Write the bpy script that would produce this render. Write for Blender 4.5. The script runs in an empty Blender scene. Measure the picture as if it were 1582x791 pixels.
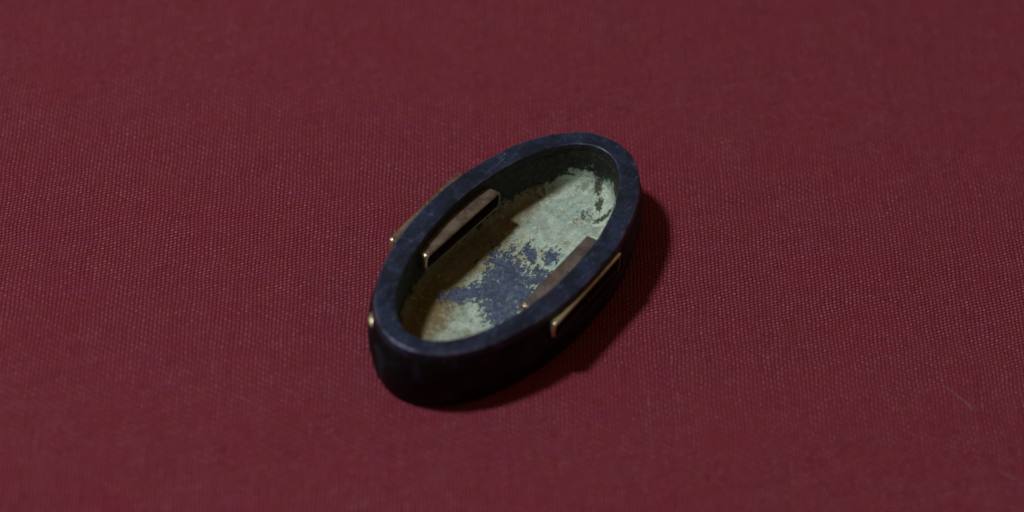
import bpy, bmesh, math, random
from mathutils import Vector, Matrix, noise
MM = 0.001
scene = bpy.context.scene
R = math.radians

# ------------------------------------------------------------------ camera
EL, ROLL, DIST, LENS = R(42), R(4), 300*MM, 120
cam_d = bpy.data.cameras.new("camera")
cam = bpy.data.objects.new("camera", cam_d)
scene.collection.objects.link(cam)
scene.camera = cam
fwd = Vector((0, math.cos(EL), -math.sin(EL)))
right = Vector((1, 0, 0)); up = right.cross(fwd)
r2 = right*math.cos(ROLL) + up*math.sin(ROLL)
u2 = -right*math.sin(ROLL) + up*math.cos(ROLL)
pos = -fwd*DIST
cam.matrix_world = Matrix(((r2.x, u2.x, -fwd.x, pos.x), (r2.y, u2.y, -fwd.y, pos.y),
                           (r2.z, u2.z, -fwd.z, pos.z), (0, 0, 0, 1)))
cam_d.lens = LENS; cam_d.sensor_width = 36
cam_d.clip_start = 0.01; cam_d.clip_end = 20
cam_d.dof.use_dof = True
cam_d.dof.focus_distance = 0.300
cam_d.dof.aperture_fstop = 17

# ------------------------------------------------------------------ light
w = bpy.data.worlds.new("World"); scene.world = w; w.use_nodes = True
bg = w.node_tree.nodes["Background"]
bg.inputs[0].default_value = (1.0, 0.60, 0.30, 1)     # dim warm room
bg.inputs[1].default_value = 0.125
L = bpy.data.lights.new("key_lamp", 'AREA'); L.shape = 'DISK'; L.size = 0.080
L.energy = 3.1; L.color = (1.0, 0.975, 0.99)
key = bpy.data.objects.new("key_lamp", L); scene.collection.objects.link(key)
ldir = Vector((-0.524, -0.069, 1.0)).normalized()
key.location = Vector((0, -4.7*MM, 0)) + ldir*0.70
key.rotation_euler = ldir.to_track_quat('Z', 'Y').to_euler()

scene.view_settings.view_transform = 'Standard'
scene.view_settings.look = 'None'
scene.view_settings.exposure = 0
scene.view_settings.gamma = 1
scene.view_settings.use_curve_mapping = False
scene.render.engine = 'CYCLES'
scene.cycles.max_bounces = 6
try:
    scene.cycles.use_denoising = True
except Exception:
    pass
rng = random.Random(7)

# ------------------------------------------------------------------ node helper
class NT:
    def __init__(s, name):
        s.m = bpy.data.materials.new(name); s.m.use_nodes = True
        s.t = s.m.node_tree; s.b = s.t.nodes["Principled BSDF"]
    def put(s, sock, v):
        if isinstance(v, bpy.types.NodeSocket): s.t.links.new(v, sock)
        elif isinstance(v, (tuple, list)) and len(v) == 3 and sock.type == 'RGBA': sock.default_value = (*v, 1)
        else: sock.default_value = v
    def math(s, op, a, b=None, c=None, clamp=False):
        n = s.t.nodes.new("ShaderNodeMath"); n.operation = op; n.use_clamp = clamp
        for i, x in enumerate((a, b, c)):
            if x is not None: s.put(n.inputs[i], x)
        return n.outputs[0]
    def obj(s, scale=1000.0):
        tc = s.t.nodes.new("ShaderNodeTexCoord")
        mp = s.t.nodes.new("ShaderNodeMapping"); mp.inputs["Scale"].default_value = (scale,)*3
        s.t.links.new(tc.outputs["Object"], mp.inputs["Vector"])
        return mp.outputs[0]
    def map(s, vec, scale=(1, 1, 1), rot=(0, 0, 0), loc=(0, 0, 0)):
        mp = s.t.nodes.new("ShaderNodeMapping")
        mp.inputs["Scale"].default_value = scale; mp.inputs["Rotation"].default_value = rot
        mp.inputs["Location"].default_value = loc
        s.t.links.new(vec, mp.inputs["Vector"]); return mp.outputs[0]
    def sep(s, vec):
        n = s.t.nodes.new("ShaderNodeSeparateXYZ"); s.t.links.new(vec, n.inputs[0]); return n.outputs
    def noise(s, vec, scale, detail=4, rough=0.55, dist=0.0):
        n = s.t.nodes.new("ShaderNodeTexNoise"); s.t.links.new(vec, n.inputs["Vector"])
        n.inputs["Scale"].default_value = scale; n.inputs["Detail"].default_value = detail
        n.inputs["Roughness"].default_value = rough; n.inputs["Distortion"].default_value = dist
        return n.outputs["Fac"], n.outputs["Color"]
    def step(s, v, lo, hi):
        n = s.t.nodes.new("ShaderNodeMapRange"); n.interpolation_type = 'SMOOTHSTEP'; n.clamp = True
        s.put(n.inputs["Value"], v)
        n.inputs["From Min"].default_value = lo; n.inputs["From Max"].default_value = hi
        return n.outputs["Result"]
    def mix(s, f, a, b, mode='MIX'):
        n = s.t.nodes.new("ShaderNodeMix"); n.data_type = 'RGBA'; n.blend_type = mode
        s.put(n.inputs["Factor"], f); s.put(n.inputs["A"] if False else n.inputs[6], a); s.put(n.inputs[7], b)
        return n.outputs[2]
    def bump(s, h, strength, dist, nrm=None):
        n = s.t.nodes.new("ShaderNodeBump"); n.inputs["Strength"].default_value = strength
        n.inputs["Distance"].default_value = dist; s.put(n.inputs["Height"], h)
        if nrm is not None: s.put(n.inputs["Normal"], nrm)
        return n.outputs[0]
    def set(s, name, v): s.put(s.b.inputs[name], v)

def blob(n, xs, ys, cx, cy, rx, ry, ang=0.0):
    """1 at the centre falling to 0 on an ellipse (mm, local coordinates)"""
    dx = n.math('SUBTRACT', xs, cx); dy = n.math('SUBTRACT', ys, cy)
    c, s_ = math.cos(ang), math.sin(ang)
    a = n.math('DIVIDE', n.math('ADD', n.math('MULTIPLY', dx, c), n.math('MULTIPLY', dy, s_)), rx)
    b = n.math('DIVIDE', n.math('SUBTRACT', n.math('MULTIPLY', dy, c), n.math('MULTIPLY', dx, s_)), ry)
    rr = n.math('SQRT', n.math('ADD', n.math('MULTIPLY', a, a), n.math('MULTIPLY', b, b)))
    return n.math('SUBTRACT', 1.0, rr)

# ------------------------------------------------------------------ materials
def mat_cloth():
    n = NT("crimson_weave"); v = n.obj()
    # lattice of the weave:  P = s*A + t*B  (mm)
    A = (0.342, 0.150); B = (-0.020, 0.352)
    det = A[0]*B[1] - A[1]*B[0]
    wob, wcol = n.noise(v, 0.22, 3)
    wx = n.sep(wcol)
    xyz = n.sep(v)
    fx, fcol = n.noise(v, 1.9, 2); fs = n.sep(fcol)
    X = n.math('ADD', xyz[0], n.math('ADD', n.math('MULTIPLY', wx[0], 0.55), n.math('MULTIPLY', fs[0], 0.06)))
    Y = n.math('ADD', xyz[1], n.math('ADD', n.math('MULTIPLY', wx[1], 0.55), n.math('MULTIPLY', fs[1], 0.06)))
    s_ = n.math('DIVIDE', n.math('SUBTRACT', n.math('MULTIPLY', X, B[1]), n.math('MULTIPLY', Y, B[0])), det)
    t_ = n.math('DIVIDE', n.math('SUBTRACT', n.math('MULTIPLY', Y, A[0]), n.math('MULTIPLY', X, A[1])), det)
    ss = n.math('ABSOLUTE', n.math('SINE', n.math('MULTIPLY', s_, math.pi)))
    st = n.math('ABSOLUTE', n.math('SINE', n.math('MULTIPLY', t_, math.pi)))
    fls = n.math('FLOOR', s_); flt = n.math('FLOOR', t_)
    par = n.math('FLOORED_MODULO', n.math('ADD', fls, flt), 2.0)
    weft = n.math('MULTIPLY', n.math('POWER', st, 0.7), n.math('ADD', 0.40, n.math('MULTIPLY', ss, 0.60)))
    warp = n.math('MULTIPLY', n.math('POWER', ss, 0.7), n.math('ADD', 0.28, n.math('MULTIPLY', st, 0.52)))
    h = n.math('ADD', n.math('MULTIPLY', weft, n.math('SUBTRACT', 1.0, par)), n.math('MULTIPLY', warp, par))
    # every thread has its own thickness and tone
    def thread(i, seed):
        wn = n.t.nodes.new("ShaderNodeTexWhiteNoise"); wn.noise_dimensions = '1D'
        n.put(wn.inputs["W"], n.math('ADD', i, seed)); return wn.outputs["Value"]
    cell = n.t.nodes.new("ShaderNodeTexWhiteNoise"); cell.noise_dimensions = '2D'
    cx = n.t.nodes.new("ShaderNodeCombineXYZ"); n.put(cx.inputs[0], fls); n.put(cx.inputs[1], flt)
    n.t.links.new(cx.outputs[0], cell.inputs["Vector"])
    tone = n.math('ADD', n.math('MULTIPLY', thread(fls, 3.3), 0.18), n.math('MULTIPLY', thread(flt, 91.7), 0.18))
    tone = n.math('ADD', tone, n.math('MULTIPLY', cell.outputs["Value"], 0.64))
    fine, _ = n.noise(v, 6.0, 3, 0.6)
    h2 = n.math('ADD', h, n.math('MULTIPLY', n.math('SUBTRACT', fine, 0.5), 0.35))
    # slubs: short swollen lengths of single threads, along both directions
    cs = n.t.nodes.new("ShaderNodeCombineXYZ"); n.put(cs.inputs[0], n.math('MULTIPLY', s_, 0.10)); n.put(cs.inputs[1], flt)
    sl1, _ = n.noise(cs.outputs[0], 1.9, 1)
    cs2 = n.t.nodes.new("ShaderNodeCombineXYZ"); n.put(cs2.inputs[0], fls); n.put(cs2.inputs[1], n.math('MULTIPLY', t_, 0.10)); n.put(cs2.inputs[2], 7.7)
    sl2, _ = n.noise(cs2.outputs[0], 1.9, 1)
    slub = n.math('ADD', n.math('SUBTRACT', sl1, 0.5), n.math('SUBTRACT', sl2, 0.5))
    h2 = n.math('ADD', h2, n.math('MULTIPLY', slub, 0.55))
    # gap shade and thread-top highlights painted in, then slightly uneven dye
    big, bcol = n.noise(v, 0.16, 4, 0.6)
    med, mcol = n.noise(v, 0.55, 4, 0.65)
    mc = n.sep(mcol); bc = n.sep(bcol)
    thr = n.mix(n.step(h, 0.05, 0.75), (0.036, 0.0022, 0.0070), (0.272, 0.0375, 0.064))  # gaps coloured darker to paint the shade between threads
    hi = n.math('MULTIPLY', n.step(h2, 0.72, 1.0), n.math('ADD', 0.10, n.math('MULTIPLY', tone, 0.55)))  # highlight painted on the thread tops, stronger on some
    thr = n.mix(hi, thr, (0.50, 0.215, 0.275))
    thr = n.mix(n.math('MULTIPLY', n.step(tone, 0.40, 0.05), 0.30), thr, (0.072, 0.004, 0.010))
    thr = n.mix(n.math('MULTIPLY', n.step(mc[0], 0.36, 0.78), 0.40), thr, (0.205, 0.034, 0.084))
    thr = n.mix(n.math('MULTIPLY', n.step(mc[1], 0.36, 0.78), 0.34), thr, (0.195, 0.040, 0.032))
    thr = n.mix(n.math('MULTIPLY', n.step(bc[2], 0.45, 0.70), 0.22), thr, (0.21, 0.012, 0.035))
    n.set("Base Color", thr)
    n.set("Roughness", 0.85); n.set("Specular IOR Level", 0.16)
    n.set("Sheen Weight", 0.05); n.set("Sheen Roughness", 0.5); n.set("Sheen Tint", (0.8, 0.35, 0.45))
    n.set("Normal", n.bump(h2, 0.95, 0.13*MM))
    return n.m

def mat_patina_metal(name, base, light, rough=0.42, wear=0.5, metallic=0.55):
    n = NT(name); v = n.obj()
    a, ac = n.noise(v, 0.42, 5, 0.6, 0.6); b, _ = n.noise(v, 2.6, 5, 0.7)
    c, _ = n.noise(n.map(v, (0.5, 5.5, 1), (0, 0, R(28))), 1.0, 4, 0.7)      # fine scratches across
    d, _ = n.noise(n.map(v, (5.0, 0.45, 1), (0, 0, R(-15))), 1.3, 3, 0.7)
    acs = n.sep(ac)
    col = n.mix(n.step(a, 0.35, 0.68), base, light)
    col = n.mix(n.math('MULTIPLY', n.step(acs[1], 0.52, 0.70), 0.5), col, (0.020, 0.050, 0.062))
    col = n.mix(n.math('MULTIPLY', n.step(acs[2], 0.55, 0.72), 0.4), col, (0.055, 0.034, 0.085))
    fleck = n.math('MULTIPLY', n.step(b, 0.575, 0.70), n.math('MULTIPLY', wear, n.step(acs[0], 0.46, 0.58)))
    col = n.mix(fleck, col, (0.17, 0.19, 0.24))
    scr = n.math('MULTIPLY', n.step(c, 0.58, 0.70), wear*0.6)
    scr2 = n.math('MULTIPLY', n.step(d, 0.62, 0.73), wear*0.6)
    col = n.mix(n.math('MAXIMUM', scr, scr2), col, (0.12, 0.13, 0.20))
    n.set("Base Color", col); n.set("Metallic", metallic)
    n.set("Roughness", n.math('ADD', rough, n.math('MULTIPLY', n.math('SUBTRACT', b, 0.5), 0.45)))
    h = n.math('ADD', n.math('MULTIPLY', b, 0.5), n.math('MULTIPLY', a, 1.0))
    n.set("Normal", n.bump(h, 0.55, 0.07*MM))
    return n

def mat_rim():
    n = mat_patina_metal("blue_black_rim_metal", (0.0055, 0.0125, 0.030), (0.018, 0.036, 0.092), 0.48, 0.9, 0.35)
    return n.m
def mat_wall():
    n = mat_patina_metal("black_wall_metal", (0.0028, 0.0028, 0.0034), (0.0045, 0.0048, 0.0060), 0.55, 0.03, 0.0)
    n.set("Specular IOR Level", 0.16)
    return n.m
def mat_edge():
    n = mat_patina_metal("worn_edge_metal", (0.015, 0.020, 0.045), (0.10, 0.10, 0.17), 0.45, 0.8, 0.5)
    return n.m

def mat_lining():
    """old lacquer / corrosion inside: pale green crust, brown stains, blue black patches"""
    n = NT("verdigris_crust"); v = n.obj(); x, y, z = n.sep(v)
    f1, c1 = n.noise(v, 0.55, 6, 0.65, 0.4)
    f2, c2 = n.noise(v, 1.7, 6, 0.68, 0.3)
    f3, c3 = n.noise(v, 4.5, 4, 0.7)
    s1, s2, s3 = n.sep(c1), n.sep(c2), n.sep(c3)
    pale = n.mix(n.step(f1, 0.38, 0.62), (0.38, 0.48, 0.40), (0.56, 0.75, 0.63))
    pale = n.mix(n.step(s2[0], 0.50, 0.66), pale, (0.62, 0.74, 0.66))
    pale = n.mix(n.math('MULTIPLY', n.step(s3[1], 0.52, 0.70), 0.55), pale, (0.24, 0.25, 0.15))
    pale = n.mix(n.math('MULTIPLY', n.step(s1[1], 0.48, 0.64), 0.7), pale, (0.31, 0.50, 0.46))
    # brown varnish stains; br1 and the side band also paint in shade
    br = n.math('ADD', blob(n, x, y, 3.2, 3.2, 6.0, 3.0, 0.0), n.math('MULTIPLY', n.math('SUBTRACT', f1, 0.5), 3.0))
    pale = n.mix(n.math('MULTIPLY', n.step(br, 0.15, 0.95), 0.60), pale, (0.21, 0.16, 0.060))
    br1 = n.math('ADD', blob(n, x, y, -9.0, 4.0, 7.5, 4.0, 0.0), n.math('MULTIPLY', n.math('SUBTRACT', f2, 0.5), 1.5))
    pale = n.mix(n.math('MULTIPLY', n.step(br1, -0.05, 0.55), 0.9), pale, (0.20, 0.150, 0.055))  # stain widened to paint shade over the left of the floor
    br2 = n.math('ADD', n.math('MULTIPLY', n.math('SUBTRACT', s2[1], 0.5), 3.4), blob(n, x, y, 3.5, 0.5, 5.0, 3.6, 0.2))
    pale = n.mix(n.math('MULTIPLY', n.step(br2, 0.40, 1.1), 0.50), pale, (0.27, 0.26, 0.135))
    br3 = n.math('ADD', n.math('MULTIPLY', n.math('SUBTRACT', f2, 0.5), 3.0), blob(n, x, y, -9.2, -2.2, 4.5, 2.2, 0.2))
    pale = n.mix(n.math('MULTIPLY', n.step(br3, 0.25, 0.9), 0.65), pale, (0.28, 0.25, 0.15))
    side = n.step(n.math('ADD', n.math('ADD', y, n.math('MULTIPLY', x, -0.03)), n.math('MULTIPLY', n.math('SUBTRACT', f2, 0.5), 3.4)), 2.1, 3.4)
    side_shade_c = n.mix(n.step(s2[0], 0.42, 0.60), (0.17, 0.105, 0.028), (0.20, 0.175, 0.065))
    pale = n.mix(n.math('MULTIPLY', side, 0.82), pale, side_shade_c)  # stain and painted shade together, along the shadowed side of the floor
    # blue black patches
    fa, _ = n.noise(n.map(v, (1.0, 1.9, 1), (0, 0, R(-45))), 1.5, 6, 0.72, 0.3)
    dist = n.math('MULTIPLY', n.math('SUBTRACT', fa, 0.5), 4.4)
    dist = n.math('ADD', dist, n.math('MULTIPLY', n.math('SUBTRACT', f3, 0.5), 1.5))
    m = None
    for (bx, by, brx, bry, ba, off) in ((0.4, -0.3, 4.1, 2.0, 0.78, 0.10), (-2.7, 1.7, 3.0, 0.95, -0.68, 0.05), (-3.3, -1.5, 2.1, 1.5, 0.9, 0.05),
                                   (-1.4, 0.2, 2.2, 1.8, 0.0, 0.20), (4.4, 0.3, 1.5, 0.55, 0.7, -0.05), (5.0, -1.3, 1.3, 0.8, 0.3, -0.1), (2.3, -1.9, 1.5, 0.9, 0.5, 0.0)):
        q = n.math('ADD', blob(n, x, y, bx, by, brx, bry, ba), off)
        m = q if m is None else n.math('MAXIMUM', m, q)
    dark = n.step(n.math('ADD', m, dist), 0.05, 0.24)
    dcol = n.mix(n.step(f2, 0.40, 0.62), (0.022, 0.038, 0.110), (0.072, 0.120, 0.240))
    dcol = n.mix(n.math('MULTIPLY', n.step(s3[0], 0.52, 0.72), 0.5), dcol, (0.15, 0.20, 0.29))
    col = n.mix(n.math('MULTIPLY', dark, 0.93), pale, dcol)
    spk = n.math('MULTIPLY', n.step(f3, 0.60, 0.68), n.step(s2[0], 0.44, 0.58))
    col = n.mix(n.math('MULTIPLY', spk, 0.65), col, (0.085, 0.080, 0.035))
    ol, _ = n.noise(n.map(v, (1, 1, 1), (0, 0, 0), (17, 5, 2)), 0.75, 6, 0.72, 0.8)
    col = n.mix(n.math('MULTIPLY', n.math('MULTIPLY', n.step(ol, 0.53, 0.63), n.math('SUBTRACT', 1.0, n.math('MULTIPLY', dark, 0.8))), 0.55), col, (0.150, 0.150, 0.060))
    wt, _ = n.noise(n.map(v, (1, 1, 1), (0, 0, 0), (3, 15, 2)), 2.3, 4, 0.7)
    col = n.mix(n.math('MULTIPLY', n.step(wt, 0.60, 0.68), 0.7), col, (0.55, 0.66, 0.64))
    # small dark green pits near the far end
    pit = n.math('MAXIMUM', blob(n, x, y, 14.4, -0.4, 0.7, 0.36, 0.9), blob(n, x, y, 13.1, -1.4, 0.8, 0.36, 0.5))
    pit = n.math('MAXIMUM', pit, blob(n, x, y, 11.9, -2.6, 1.2, 0.30, -0.35))
    pit = n.math('MAXIMUM', pit, n.math('SUBTRACT', blob(n, x, y, 11.2, -0.9, 3.6, 2.4, 0.0), 0.85))
    pm = n.step(n.math('ADD', pit, n.math('MULTIPLY', n.math('SUBTRACT', s3[2], 0.48), 3.0)), 0.12, 0.42)
    col = n.mix(n.math('MULTIPLY', pm, 0.92), col, (0.030, 0.038, 0.014))
    # scratches
    sc, _ = n.noise(n.map(v, (0.6, 6, 1), (0, 0, R(-38))), 0.9, 3, 0.6)
    col = n.mix(n.math('MULTIPLY', n.step(sc, 0.66, 0.72), 0.5), col, (0.10, 0.10, 0.05))
    # the upper wall keeps its dark brown skin
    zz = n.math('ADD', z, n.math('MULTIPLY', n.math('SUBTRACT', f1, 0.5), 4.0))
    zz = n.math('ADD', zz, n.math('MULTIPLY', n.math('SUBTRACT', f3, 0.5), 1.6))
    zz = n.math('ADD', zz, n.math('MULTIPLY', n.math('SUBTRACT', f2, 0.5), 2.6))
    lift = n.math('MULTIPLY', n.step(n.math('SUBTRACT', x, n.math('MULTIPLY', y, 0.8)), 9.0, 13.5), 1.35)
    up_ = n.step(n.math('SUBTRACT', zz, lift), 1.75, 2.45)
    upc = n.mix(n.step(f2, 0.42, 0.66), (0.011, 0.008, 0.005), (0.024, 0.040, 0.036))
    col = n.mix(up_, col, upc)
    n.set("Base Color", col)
    n.set("Roughness", n.math('ADD', 0.40, n.math('MULTIPLY', f3, 0.4)))
    n.set("Specular IOR Level", 0.35)
    h = n.math('ADD', n.math('MULTIPLY', f2, 1.0), n.math('MULTIPLY', f3, 0.6))
    h = n.math('SUBTRACT', h, n.math('MULTIPLY', dark, 0.75)); h = n.math('SUBTRACT', h, n.math('MULTIPLY', pm, 0.6))
    n.set("Normal", n.bump(h, 0.9, 0.22*MM))
    return n.m

def mat_gilt(name="worn_gilt_copper", lo=(0.125, 0.100, 0.086), hi=(0.235, 0.205, 0.150), cop=0.64):
    n = NT(name); v = n.obj()
    a, ac = n.noise(v, 0.8, 5, 0.65); b, _ = n.noise(v, 3.4, 5, 0.7); s1 = n.sep(ac)
    c, _ = n.noise(n.map(v, (0.4, 6, 4)), 1.1, 3, 0.6)
    col = n.mix(n.step(a, 0.36, 0.64), lo, hi)
    col = n.mix(n.math('MULTIPLY', n.step(b, 0.56, 0.74), 0.6), col, (0.10, 0.072, 0.058))
    col = n.mix(n.math('MULTIPLY', n.step(s1[1], 0.56, 0.74), 0.6), col, (0.42, 0.17, 0.07))
    col = n.mix(n.math('MULTIPLY', n.step(c, 0.62, 0.72), 0.5), col, (0.6, 0.5, 0.3))
    col = n.mix(n.math('MULTIPLY', n.step(s1[2], cop-0.12, cop), n.step(b, 0.54, 0.62)), col, (0.60, 0.24, 0.09))
    n.set("Base Color", col); n.set("Metallic", 0.62)
    n.set("Roughness", n.math('ADD', 0.30, n.math('MULTIPLY', b, 0.35)))
    n.set("Normal", n.bump(n.math('ADD', b, a), 0.5, 0.06*MM))
    return n.m

def mat_shade_tarnish():  # near-black tarnish that also paints shade inside the liner and under its lip
    n = NT("liner_shade_tarnish"); v = n.obj(); b, _ = n.noise(v, 3.0, 4)
    n.set("Base Color", n.mix(n.step(b, 0.4, 0.65), (0.020, 0.012, 0.010), (0.05, 0.026, 0.020)))
    n.set("Roughness", 0.6); n.set("Metallic", 0.3); n.set("Specular IOR Level", 0.2); return n.m

def mat_plain(name, col, rough=0.6, metallic=0.0):
    n = NT(name); v = n.obj(); a, _ = n.noise(v, 2.0, 3)
    n.set("Base Color", n.mix(n.step(a, 0.35, 0.65), tuple(c*0.8 for c in col), col))
    n.set("Roughness", rough); n.set("Metallic", metallic); return n.m

M_GREY = mat_gilt('worn_grey_gilding', (0.12, 0.105, 0.100), (0.22, 0.205, 0.190), 0.9)
M_SHADE_TARNISH = mat_shade_tarnish(); M_POLISHED = mat_plain('polished_gilt_edge', (0.75, 0.62, 0.40), 0.24, 0.85); M_BRIGHT = mat_plain('upper_lip_gilding', (0.46, 0.40, 0.22), 0.42, 0.55)
M_CLOTH, M_RIM, M_WALL, M_EDGE, M_LINING, M_GILT = mat_cloth(), mat_rim(), mat_wall(), mat_edge(), mat_lining(), mat_gilt()
M_LINT = mat_plain("pale_lint", (0.30, 0.19, 0.27), 0.8)
M_FUZZ = mat_plain("pink_fuzz", (0.34, 0.12, 0.16), 0.8)
M_GOLD = mat_plain("glint_gilding", (0.85, 0.82, 0.55), 0.28, 0.8)  # bright colour for the edge highlight on the wall

# ------------------------------------------------------------------ mesh helpers
def link(name, me, mat, parent=None, smooth=True):
    o = bpy.data.objects.new(name, me)
    scene.collection.objects.link(o)
    for m in (mat if isinstance(mat, list) else [mat]): me.materials.append(m)
    if smooth:
        for p in me.polygons: p.use_smooth = True
    if parent is not None: o.parent = parent
    return o

# ------------------------------------------------------------------ cloth
def build_cloth():
    me = bpy.data.meshes.new("cloth")
    nx, ny, w_, h_ = 150, 150, 0.60, 0.60
    vs, fs = [], []
    for j in range(ny+1):
        for i in range(nx+1):
            x = (i/nx-0.5)*w_; y = (j/ny-0.5)*h_
            d = math.hypot(x, y+0.005)
            k = min(1, max(0, (d-0.025)/0.05))
            z = k*(noise.noise(Vector((x*14, y*14, 3.1)))*0.0007 - 0.0)
            vs.append((x, y, z))
    for j in range(ny):
        for i in range(nx):
            a = j*(nx+1)+i; fs.append((a, a+1, a+nx+2, a+nx+1))
    me.from_pydata(vs, [], fs)
    o = link("cloth", me, M_CLOTH)
    o["kind"] = "structure"
    o["label"] = "dark crimson plain woven cloth laid flat under the oval metal cap"
    return o
build_cloth()

# ------------------------------------------------------------------ the cap
A_, B_ = 16.45, 8.2
ANG = R(60.2)
root = bpy.data.objects.new("oval_pommel_cap", None)
scene.collection.objects.link(root)
root.empty_display_size = 0.005
root.location = (-0.28*MM, -4.75*MM, 0.00005)
root.rotation_euler = (0, 0, ANG)
root["label"] = "blue-black oval metal cap lying open side up on the red cloth, gilt slot liners"
root["category"] = "metal cap"

def oval(t, off):
    c, s = math.cos(t), math.sin(t)
    p = 2/2.06
    x = A_*math.copysign(abs(c)**p, c); y = B_*math.copysign(abs(s)**p, s)
    if -2.2 < off < -1.0: off += 0.20*c*c            # the rim is a little thinner at the two ends
    nx, ny = c/A_, s/B_; l = math.hypot(nx, ny); nx /= l; ny /= l
    return x+nx*off, y+ny*off
def wobble(x, y, z, amp, sc=0.3, seed=0.0):
    return noise.noise(Vector((x*sc+seed, y*sc, z*sc)))*amp
def sweep(name, prof, mat, n=288, closed=True, amp=0.05, mat_of=None, parent=root, nick=0.0):
    vs, fs, mi = [], [], []
    m = len(prof)
    for i in range(n):
        t = 2*math.pi*i/n
        for (o_, z_) in prof:
            x, y = oval(t, o_)
            d = wobble(x, y, 0, amp, 0.22) ; d2 = wobble(x, y, z_, amp*0.6, 0.9, 5)
            k_ = noise.noise(Vector((x*1.6, y*1.6, z_*1.2)))*nick + min(0, noise.noise(Vector((x*0.8, y*0.8, 31)))+0.45)*nick*1.6
            x2, y2 = oval(t, o_+d+d2*0.5+k_)
            zz = z_ + (wobble(x, y, 0, amp*0.8, 0.35, 9) if z_ > 1 else 0) + (k_*0.6 if z_ > 5.6 else 0)
            vs.append((x2*MM, y2*MM, zz*MM))
    for i in range(n):
        j = (i+1) % n
        for k in range(m if closed else m-1):
            l = (k+1) % m
            fs.append((i*m+k, j*m+k, j*m+l, i*m+l)); mi.append(mat_of(k) if mat_of else 0)
    me = bpy.data.meshes.new(name); me.from_pydata(vs, [], fs)
    for p, q in zip(me.polygons, mi): p.material_index = q
    o = link(name, me, mat, parent)
    bm = bmesh.new(); bm.from_mesh(me); bmesh.ops.recalc_face_normals(bm, faces=bm.faces); bm.to_mesh(me); bm.free()
    return o

SEAM = 5.45
wall_prof = [(-2.6, 0.08), (-1.4, 0.0), (-0.35, 0.01), (-0.06, 0.10), (0.10, 0.42), (0.26, 1.2), (0.44, 2.1), (0.55, 3.0),
             (0.52, 4.0), (0.35, 4.8), (0.17, SEAM-0.03), (0.15, SEAM), (-1.91, SEAM), (-1.935, SEAM-0.03), (-1.97, 4.6), (-2.0, 3.4), (-2.03, 2.2), (-2.1, 1.6), (-2.6, 1.0)]
wall = sweep("wall", wall_prof, [M_WALL, M_LINING], mat_of=lambda k: 1 if k >= 12 and k < 17 else 0)
rim_prof = [(0.15, SEAM), (0.16, SEAM+0.02), (0.11, 5.80), (0.07, 6.03), (0.05, 6.09), (-0.03, 6.17), (-0.10, 6.195), (-0.16, 6.20), (-0.9, 6.21), (-1.70, 6.20),
            (-1.76, 6.195), (-1.85, 6.13), (-1.88, 6.07), (-1.92, 5.80), (-1.93, SEAM+0.03), (-1.925, SEAM)]
rim = sweep("rim", rim_prof, [M_RIM, M_EDGE, M_LINING], n=480, mat_of=lambda k: 1 if k in (4, 5, 10) else 2 if k in (12, 13, 14) else 0, nick=0.035)

# floor dish (closed solid inside the wall)
def build_floor():
    n, m = 300, 46
    vs, fs = [], []
    def zf(r):      # r = 0 centre .. 1 wall : dished, climbing up the wall at the edge
        return 0.95 + 0.55*r**2.2
    for k in range(1, m+1):
        r = k/m
        for i in range(n):
            t = 2*math.pi*i/n
            ex, ey = oval(t, -2.04)
            x, y = ex*r, ey*r
            f = noise.fractal(Vector((x*0.9, y*0.9, 1.7)), 0.9, 2.1, 5)
            g = noise.noise(Vector((x*0.25, y*0.25, 4)))
            z = zf(r) + 0.07*f + 0.10*g
            e = max(0, (r-0.90)/0.10); z += 0.75*e*e
            vs.append((x*MM, y*MM, z*MM))
    for k in range(m-1):
        for i in range(n):
            j = (i+1) % n
            fs.append((k*n+i, k*n+j, (k+1)*n+j, (k+1)*n+i))
    c = len(vs); vs.append((0, 0, 0.95*MM))
    for i in range(n): fs.append((c, (i+1) % n, i)[::-1])
    # lining carried up the inner wall (thin skin over the metal)
    top = (m-1)*n
    rings = [(-2.05, 2.42), (-2.01, 2.52)]
    prev = top
    for (o_, z_) in rings:
        b = len(vs)
        for i in range(n):
            t = 2*math.pi*i/n
            x, y = oval(t, o_); x, y = oval(t, o_+wobble(x, y, z_, 0.05, 0.8, 2))
            vs.append((x*MM, y*MM, z_*MM))
        for i in range(n):
            j = (i+1) % n
            fs.append((prev+i, prev+j, b+j, b+i))
        prev = b
    # underside closes the base of the cap
    b = len(vs)
    for i in range(n):
        x, y = oval(2*math.pi*i/n, -1.99); vs.append((x*MM, y*MM, 2.50*MM))
    for i in range(n):
        j = (i+1) % n; fs.append((prev+i, prev+j, b+j, b+i))
    prev = b
    for (o_, z_) in ((-1.99, 1.2), (-2.5, 0.25)):
        b = len(vs)
        for i in range(n):
            x, y = oval(2*math.pi*i/n, o_); vs.append((x*MM, y*MM, z_*MM))
        for i in range(n):
            j = (i+1) % n; fs.append((prev+i, prev+j, b+j, b+i))
        prev = b
    c = len(vs); vs.append((0, 0, 0.05*MM))
    for i in range(n): fs.append((c, prev+i, prev+(i+1) % n))
    me = bpy.data.meshes.new("floor"); me.from_pydata(vs, [], fs)
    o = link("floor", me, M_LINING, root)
    bm = bmesh.new(); bm.from_mesh(me); bmesh.ops.recalc_face_normals(bm, faces=bm.faces); bm.to_mesh(me); bm.free()
    o["label"] = "pale green corroded inner floor with brown stains and blue-black patches"
    return o
lining = build_floor()

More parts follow.
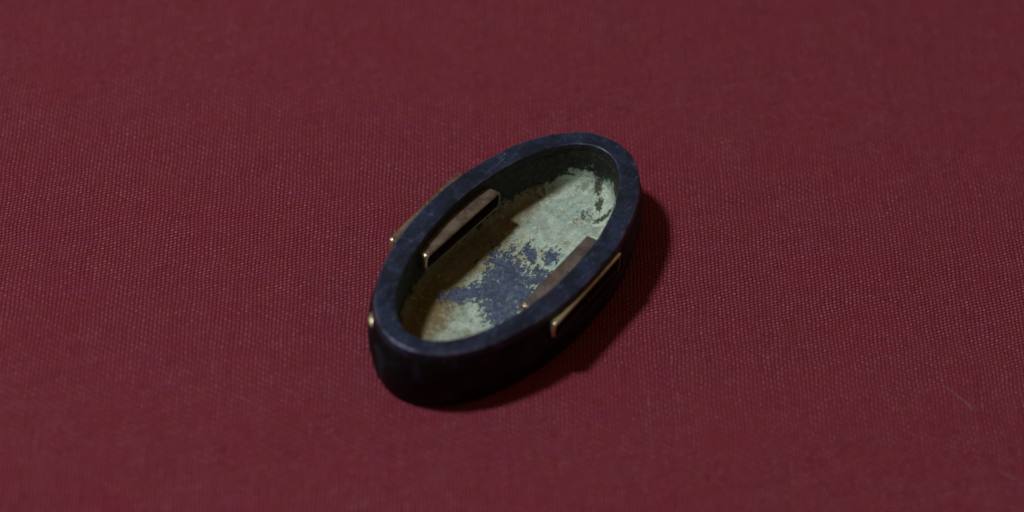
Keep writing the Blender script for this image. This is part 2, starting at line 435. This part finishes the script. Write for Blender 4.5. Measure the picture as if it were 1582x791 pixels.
# slots cut through wall and lining for the two liners
SL = dict(hl=5.55, zc=4.28, hh=0.86)
def slot_outline(hl, hh, n=14):
    pts = []
    r = hh
    for s in (1, -1):
        for k in range(n+1):
            a = -math.pi/2 + math.pi*k/n
            cx = hl - r*0.45
            px = cx + 0.45*r*math.copysign(abs(math.cos(a))**0.75, math.cos(a)) if abs(math.cos(a)) > 1e-9 else cx
            pz = r*math.sin(a)
            pts.append((px, pz) if s == 1 else (-px, -pz))
    return pts
def cutter():
    pts = slot_outline(SL['hl']-0.35, SL['hh']-0.2)
    vs, fs = [], []
    N = len(pts)
    for side in (-1, 1):
        b = len(vs)
        for v in (3.0, 11.0):
            for (px, pz) in pts: vs.append((px*MM, side*v*MM, (SL['zc']+pz)*MM))
        for i in range(N):
            j = (i+1) % N; fs.append((b+i, b+j, b+N+j, b+N+i))
        fs.append(tuple(b+i for i in range(N))); fs.append(tuple(b+N+i for i in range(N)))
    me = bpy.data.meshes.new("slot_cutter"); me.from_pydata(vs, [], fs)
    bm = bmesh.new(); bm.from_mesh(me); bmesh.ops.recalc_face_normals(bm, faces=bm.faces); bm.to_mesh(me); bm.free()
    o = bpy.data.objects.new("slot_cutter", me); scene.collection.objects.link(o); o.parent = root
    return o
cut = cutter()
def outward(o):
    bm = bmesh.new(); bm.from_mesh(o.data)
    vol = bm.calc_volume(signed=True)
    open_edges = sum(1 for e in bm.edges if len(e.link_faces) != 2)
    if vol < 0: bmesh.ops.reverse_faces(bm, faces=bm.faces)
    bm.to_mesh(o.data); bm.free()
    print(o.name, 'volume mm3', round(vol*1e9, 1), 'open edges', open_edges)
for o in (cut, wall, lining, rim): outward(o)
bpy.context.view_layer.update()
for o in (cut, wall):                     # the boolean is done at millimetre scale, then brought back to metres
    o.data.transform(Matrix.Scale(1000, 4)); o.parent = None
for o in (wall,):
    md = o.modifiers.new("slots", 'BOOLEAN'); md.operation = 'DIFFERENCE'; md.object = cut; md.solver = 'EXACT'
bpy.context.view_layer.update()
dg = bpy.context.evaluated_depsgraph_get()
new = [(o, bpy.data.meshes.new_from_object(o.evaluated_get(dg))) for o in (wall,)]
for o, me in new:
    o.modifiers.clear(); o.data = me; me.name = o.name
    me.transform(Matrix.Scale(0.001, 4)); o.parent = root
    print(o.name, 'faces after slots', len(me.polygons))
bpy.data.objects.remove(cut)

def build_collar(side):
    """flattened tube through the wall; outer lip follows the wall, inner end straight"""
    prof = slot_outline(SL['hl'], SL['hh']); N = len(prof)
    prof_in = slot_outline(SL['hl']-0.24, SL['hh']-0.22)
    stations = []
    def ends(u, s):
        ye = B_*math.sqrt(max(0, 1-(u/A_)**2))
        outer = ye + 0.40 + (1.18 - 0.020*u*u if side > 0 else 0.56 - 0.010*(u+0.8)**2)
        inner = 4.95 - 0.045*u*(1 if side > 0 else 0.2) - 0.012*u*u*0.25
        if side < 0: inner = 4.62 + 0.0*u
        return inner, outer
    M_ = 12
    vs, fs = [], []
    def ring(pr, f, grow=0.0):
        b = len(vs)
        for (px, pz) in pr:
            a, c = ends(px, side)
            v = a + (c-a)*f
            if side < 0: px = px - 0.75*max(0, (f-0.3)/0.7)          # the right liner sits a little askew
            else: px = px + 0.32 - 0.22*max(0, (f-0.3)/0.7)
            fz = 0.30*max(0, (f-0.4)/0.6) if side < 0 else 0.22*max(0, (f-0.4)/0.6)
            pz = pz*(1+0.10*max(0, f-0.4)) + fz
            l = math.hypot(px, pz*3) or 1
            k = noise.noise(Vector((px*0.9+side*7, pz, v*0.8)))*0.035
            vs.append(((px+math.copysign(grow, px)*min(1, abs(px)/5))*MM, side*v*MM, (SL['zc']+pz+grow*(1 if pz > 0 else -1)*min(1, abs(pz)/0.5)+k)*MM))
        return b
    R_ = []
    for k in range(M_+1):
        f = k/M_
        g = 0.10*max(0, (f-0.8)/0.2)**2 + 0.0
        R_.append(ring(prof, f, g))
    R_.append(ring(slot_outline(SL['hl']-0.10, SL['hh']-0.09), 1.012, 0.08))
    for k in range(M_, -1, -1):
        R_.append(ring(prof_in, k/M_ if k else 0.0, 0.04 if k == M_ else 0))
    R_.append(ring(slot_outline(SL['hl']-0.12, SL['hh']-0.11), -0.012))
    K = len(R_); inner = []
    for q in range(K):
        a, b = R_[q], R_[(q+1) % K]
        for i in range(N):
            j = (i+1) % N; fs.append((a+i, a+j, b+j, b+i)); inner.append(
                3 if (side < 0 and prof[i][1] > 0.25 and q in (M_-4, M_-3, M_-2, M_-1, M_, M_+1) and prof[i][0] >= -4.6) else  # brighter gilding on the upper outer lip of the right liner
                2 if (prof[i][0] < -4.6 and prof[i][1] > -0.2 and q in (0, M_-1, M_, M_+1, K-1, K-2)) else
                1 if (M_+1 < q < K-2 or (side < 0 and q in (M_, M_+1, M_-1) and prof[i][1] < 0.1 and prof[i][0] < 4.9) or False) else 0)  # lower lip of the right liner painted dark as shade
    me = bpy.data.meshes.new("slot_liner"); me.from_pydata(vs, [], fs)
    for p, q in zip(me.polygons, inner): p.material_index = int(q)
    o = link("slot_liner", me, [M_GILT if side > 0 else M_GREY, M_SHADE_TARNISH, M_POLISHED, M_BRIGHT], root)
    bm = bmesh.new(); bm.from_mesh(me); bmesh.ops.recalc_face_normals(bm, faces=bm.faces); bm.to_mesh(me); bm.free()
    o["label"] = ("worn gilt copper slot liner in the left side wall" if side > 0
                  else "worn gilt copper slot liner in the right side wall")
    return o
build_collar(1); build_collar(-1)

# gilt relief shaped and brightened to give the wall's edge highlight, near left end
def build_glint_relief():
    vs, fs = [], []
    t0, t1, n, m = R(144.5), R(153), 16, 8
    for i in range(n+1):
        f = i/n; t = t0+(t1-t0)*f
        for k in range(m+1):
            g = k/m
            z = 5.25 + 0.5*(g-0.5)*math.sin(math.pi*(0.08+0.84*f)) - 0.5*f
            o_ = 0.22 + 0.34*math.sin(math.pi*g)*math.sin(math.pi*f)
            x, y = oval(t, o_); vs.append((x*MM, y*MM, z*MM))
    for i in range(n):
        for k in range(m):
            a = i*(m+1)+k; fs.append((a, a+1, a+m+2, a+m+1))
    me = bpy.data.meshes.new("glint_relief"); me.from_pydata(vs, [], fs)
    o = link("glint_relief", me, M_GOLD, root)
build_glint_relief()

# ------------------------------------------------------------------ lint
def fibre(name, pts, rad, mat, label=None, segs=5, sub=6):
    P = [Vector(p) for p in pts]
    path = []
    for i in range(len(P)-1):
        p0, p1, p2, p3 = P[max(i-1, 0)], P[i], P[i+1], P[min(i+2, len(P)-1)]
        for k in range(sub):
            t = k/sub
            path.append(0.5*((2*p1)+(-p0+p2)*t+(2*p0-5*p1+4*p2-p3)*t*t+(-p0+3*p1-3*p2+p3)*t**3))
    path.append(P[-1])
    c = path[0].copy()
    vs, fs = [], []
    for i, p in enumerate(path):
        d = (path[min(i+1, len(path)-1)]-path[max(i-1, 0)]).normalized()
        a = d.cross(Vector((0, 0, 1))).normalized(); b = a.cross(d)
        r = rad*(0.4 if i in (0, len(path)-1) else 1)
        for k in range(segs):
            q = 2*math.pi*k/segs
            v = p-c+(a*math.cos(q)+b*math.sin(q))*r
            vs.append(v*MM)
    for i in range(len(path)-1):
        for k in range(segs):
            l = (k+1) % segs
            fs.append((i*segs+k, i*segs+l, (i+1)*segs+l, (i+1)*segs+k))
    fs.append(tuple(range(segs))[::-1]); fs.append(tuple(len(vs)-segs+k for k in range(segs)))
    me = bpy.data.meshes.new(name); me.from_pydata([tuple(v) for v in vs], [], fs)
    o = link(name, me, mat); o.location = c*MM
    if label: o["label"] = label; o["category"] = "lint"; o["group"] = "lint fibres on the cloth"
    return o
def lint(name, pts, rad, label):
    out = []
    for (x, y) in pts:
        d = max(0, min(1, (math.hypot(x, y+5)-25)/50))
        out.append((x, y, d*noise.noise(Vector((x*0.014, y*0.014, 3.1)))*0.7 + 0.09))
    return fibre(name, out, rad, M_LINT, label)
lint("lint_fibre", [(37.6, -13.0), (38.5, -13.9), (39.2, -14.6), (39.6, -15.3), (40.4, -15.45)], 0.022,
     "longest pale lint fibre, wavy, on the red cloth right of the cap")
lint("lint_fibre", [(41.6, -22.5), (42.5, -23.1), (43.2, -23.4)], 0.022,
     "short pale lint fibre on the red cloth near the lower right corner")

def build_fuzz():
    vs, fs = [], []
    for _ in range(2600):
        x = rng.uniform(-62, 62); y = rng.uniform(-52, 62)
        cx, cy = x+0.28, y+4.75
        uu = cx*math.cos(ANG)+cy*math.sin(ANG); vv = -cx*math.sin(ANG)+cy*math.cos(ANG)
        if (uu/18)**2+(vv/10)**2 < 1: continue
        a = rng.uniform(0, math.tau); l = rng.uniform(0.15, 0.7); r = rng.uniform(0.012, 0.022)
        d = max(0, min(1, (math.hypot(x, y+5)-25)/50))
        z0 = d*noise.noise(Vector((x*0.014, y*0.014, 3.1)))*0.7 + 0.02
        k = rng.uniform(-0.9, 0.9); b = len(vs)
        for q in range(4):
            f = q/3; aa = a+k*f
            px = x+math.cos(aa)*l*f; py = y+math.sin(aa)*l*f; pz = z0+0.10*math.sin(math.pi*f)*l
            nx, ny = -math.sin(aa)*r, math.cos(aa)*r
            vs += [((px+nx)*MM, (py+ny)*MM, pz*MM), ((px-nx)*MM, (py-ny)*MM, pz*MM), (px*MM, py*MM, (pz+r*1.4)*MM)]
        for q in range(3):
            for e in range(3):
                e2 = (e+1) % 3
                fs.append((b+q*3+e, b+q*3+e2, b+q*3+3+e2, b+q*3+3+e))
    me = bpy.data.meshes.new("cloth_fuzz"); me.from_pydata(vs, [], fs)
    o = link("cloth_fuzz", me, M_FUZZ)
    o["kind"] = "stuff"; o["label"] = "tiny loose fuzz fibres standing off the crimson weave"; o["category"] = "fuzz"
build_fuzz()
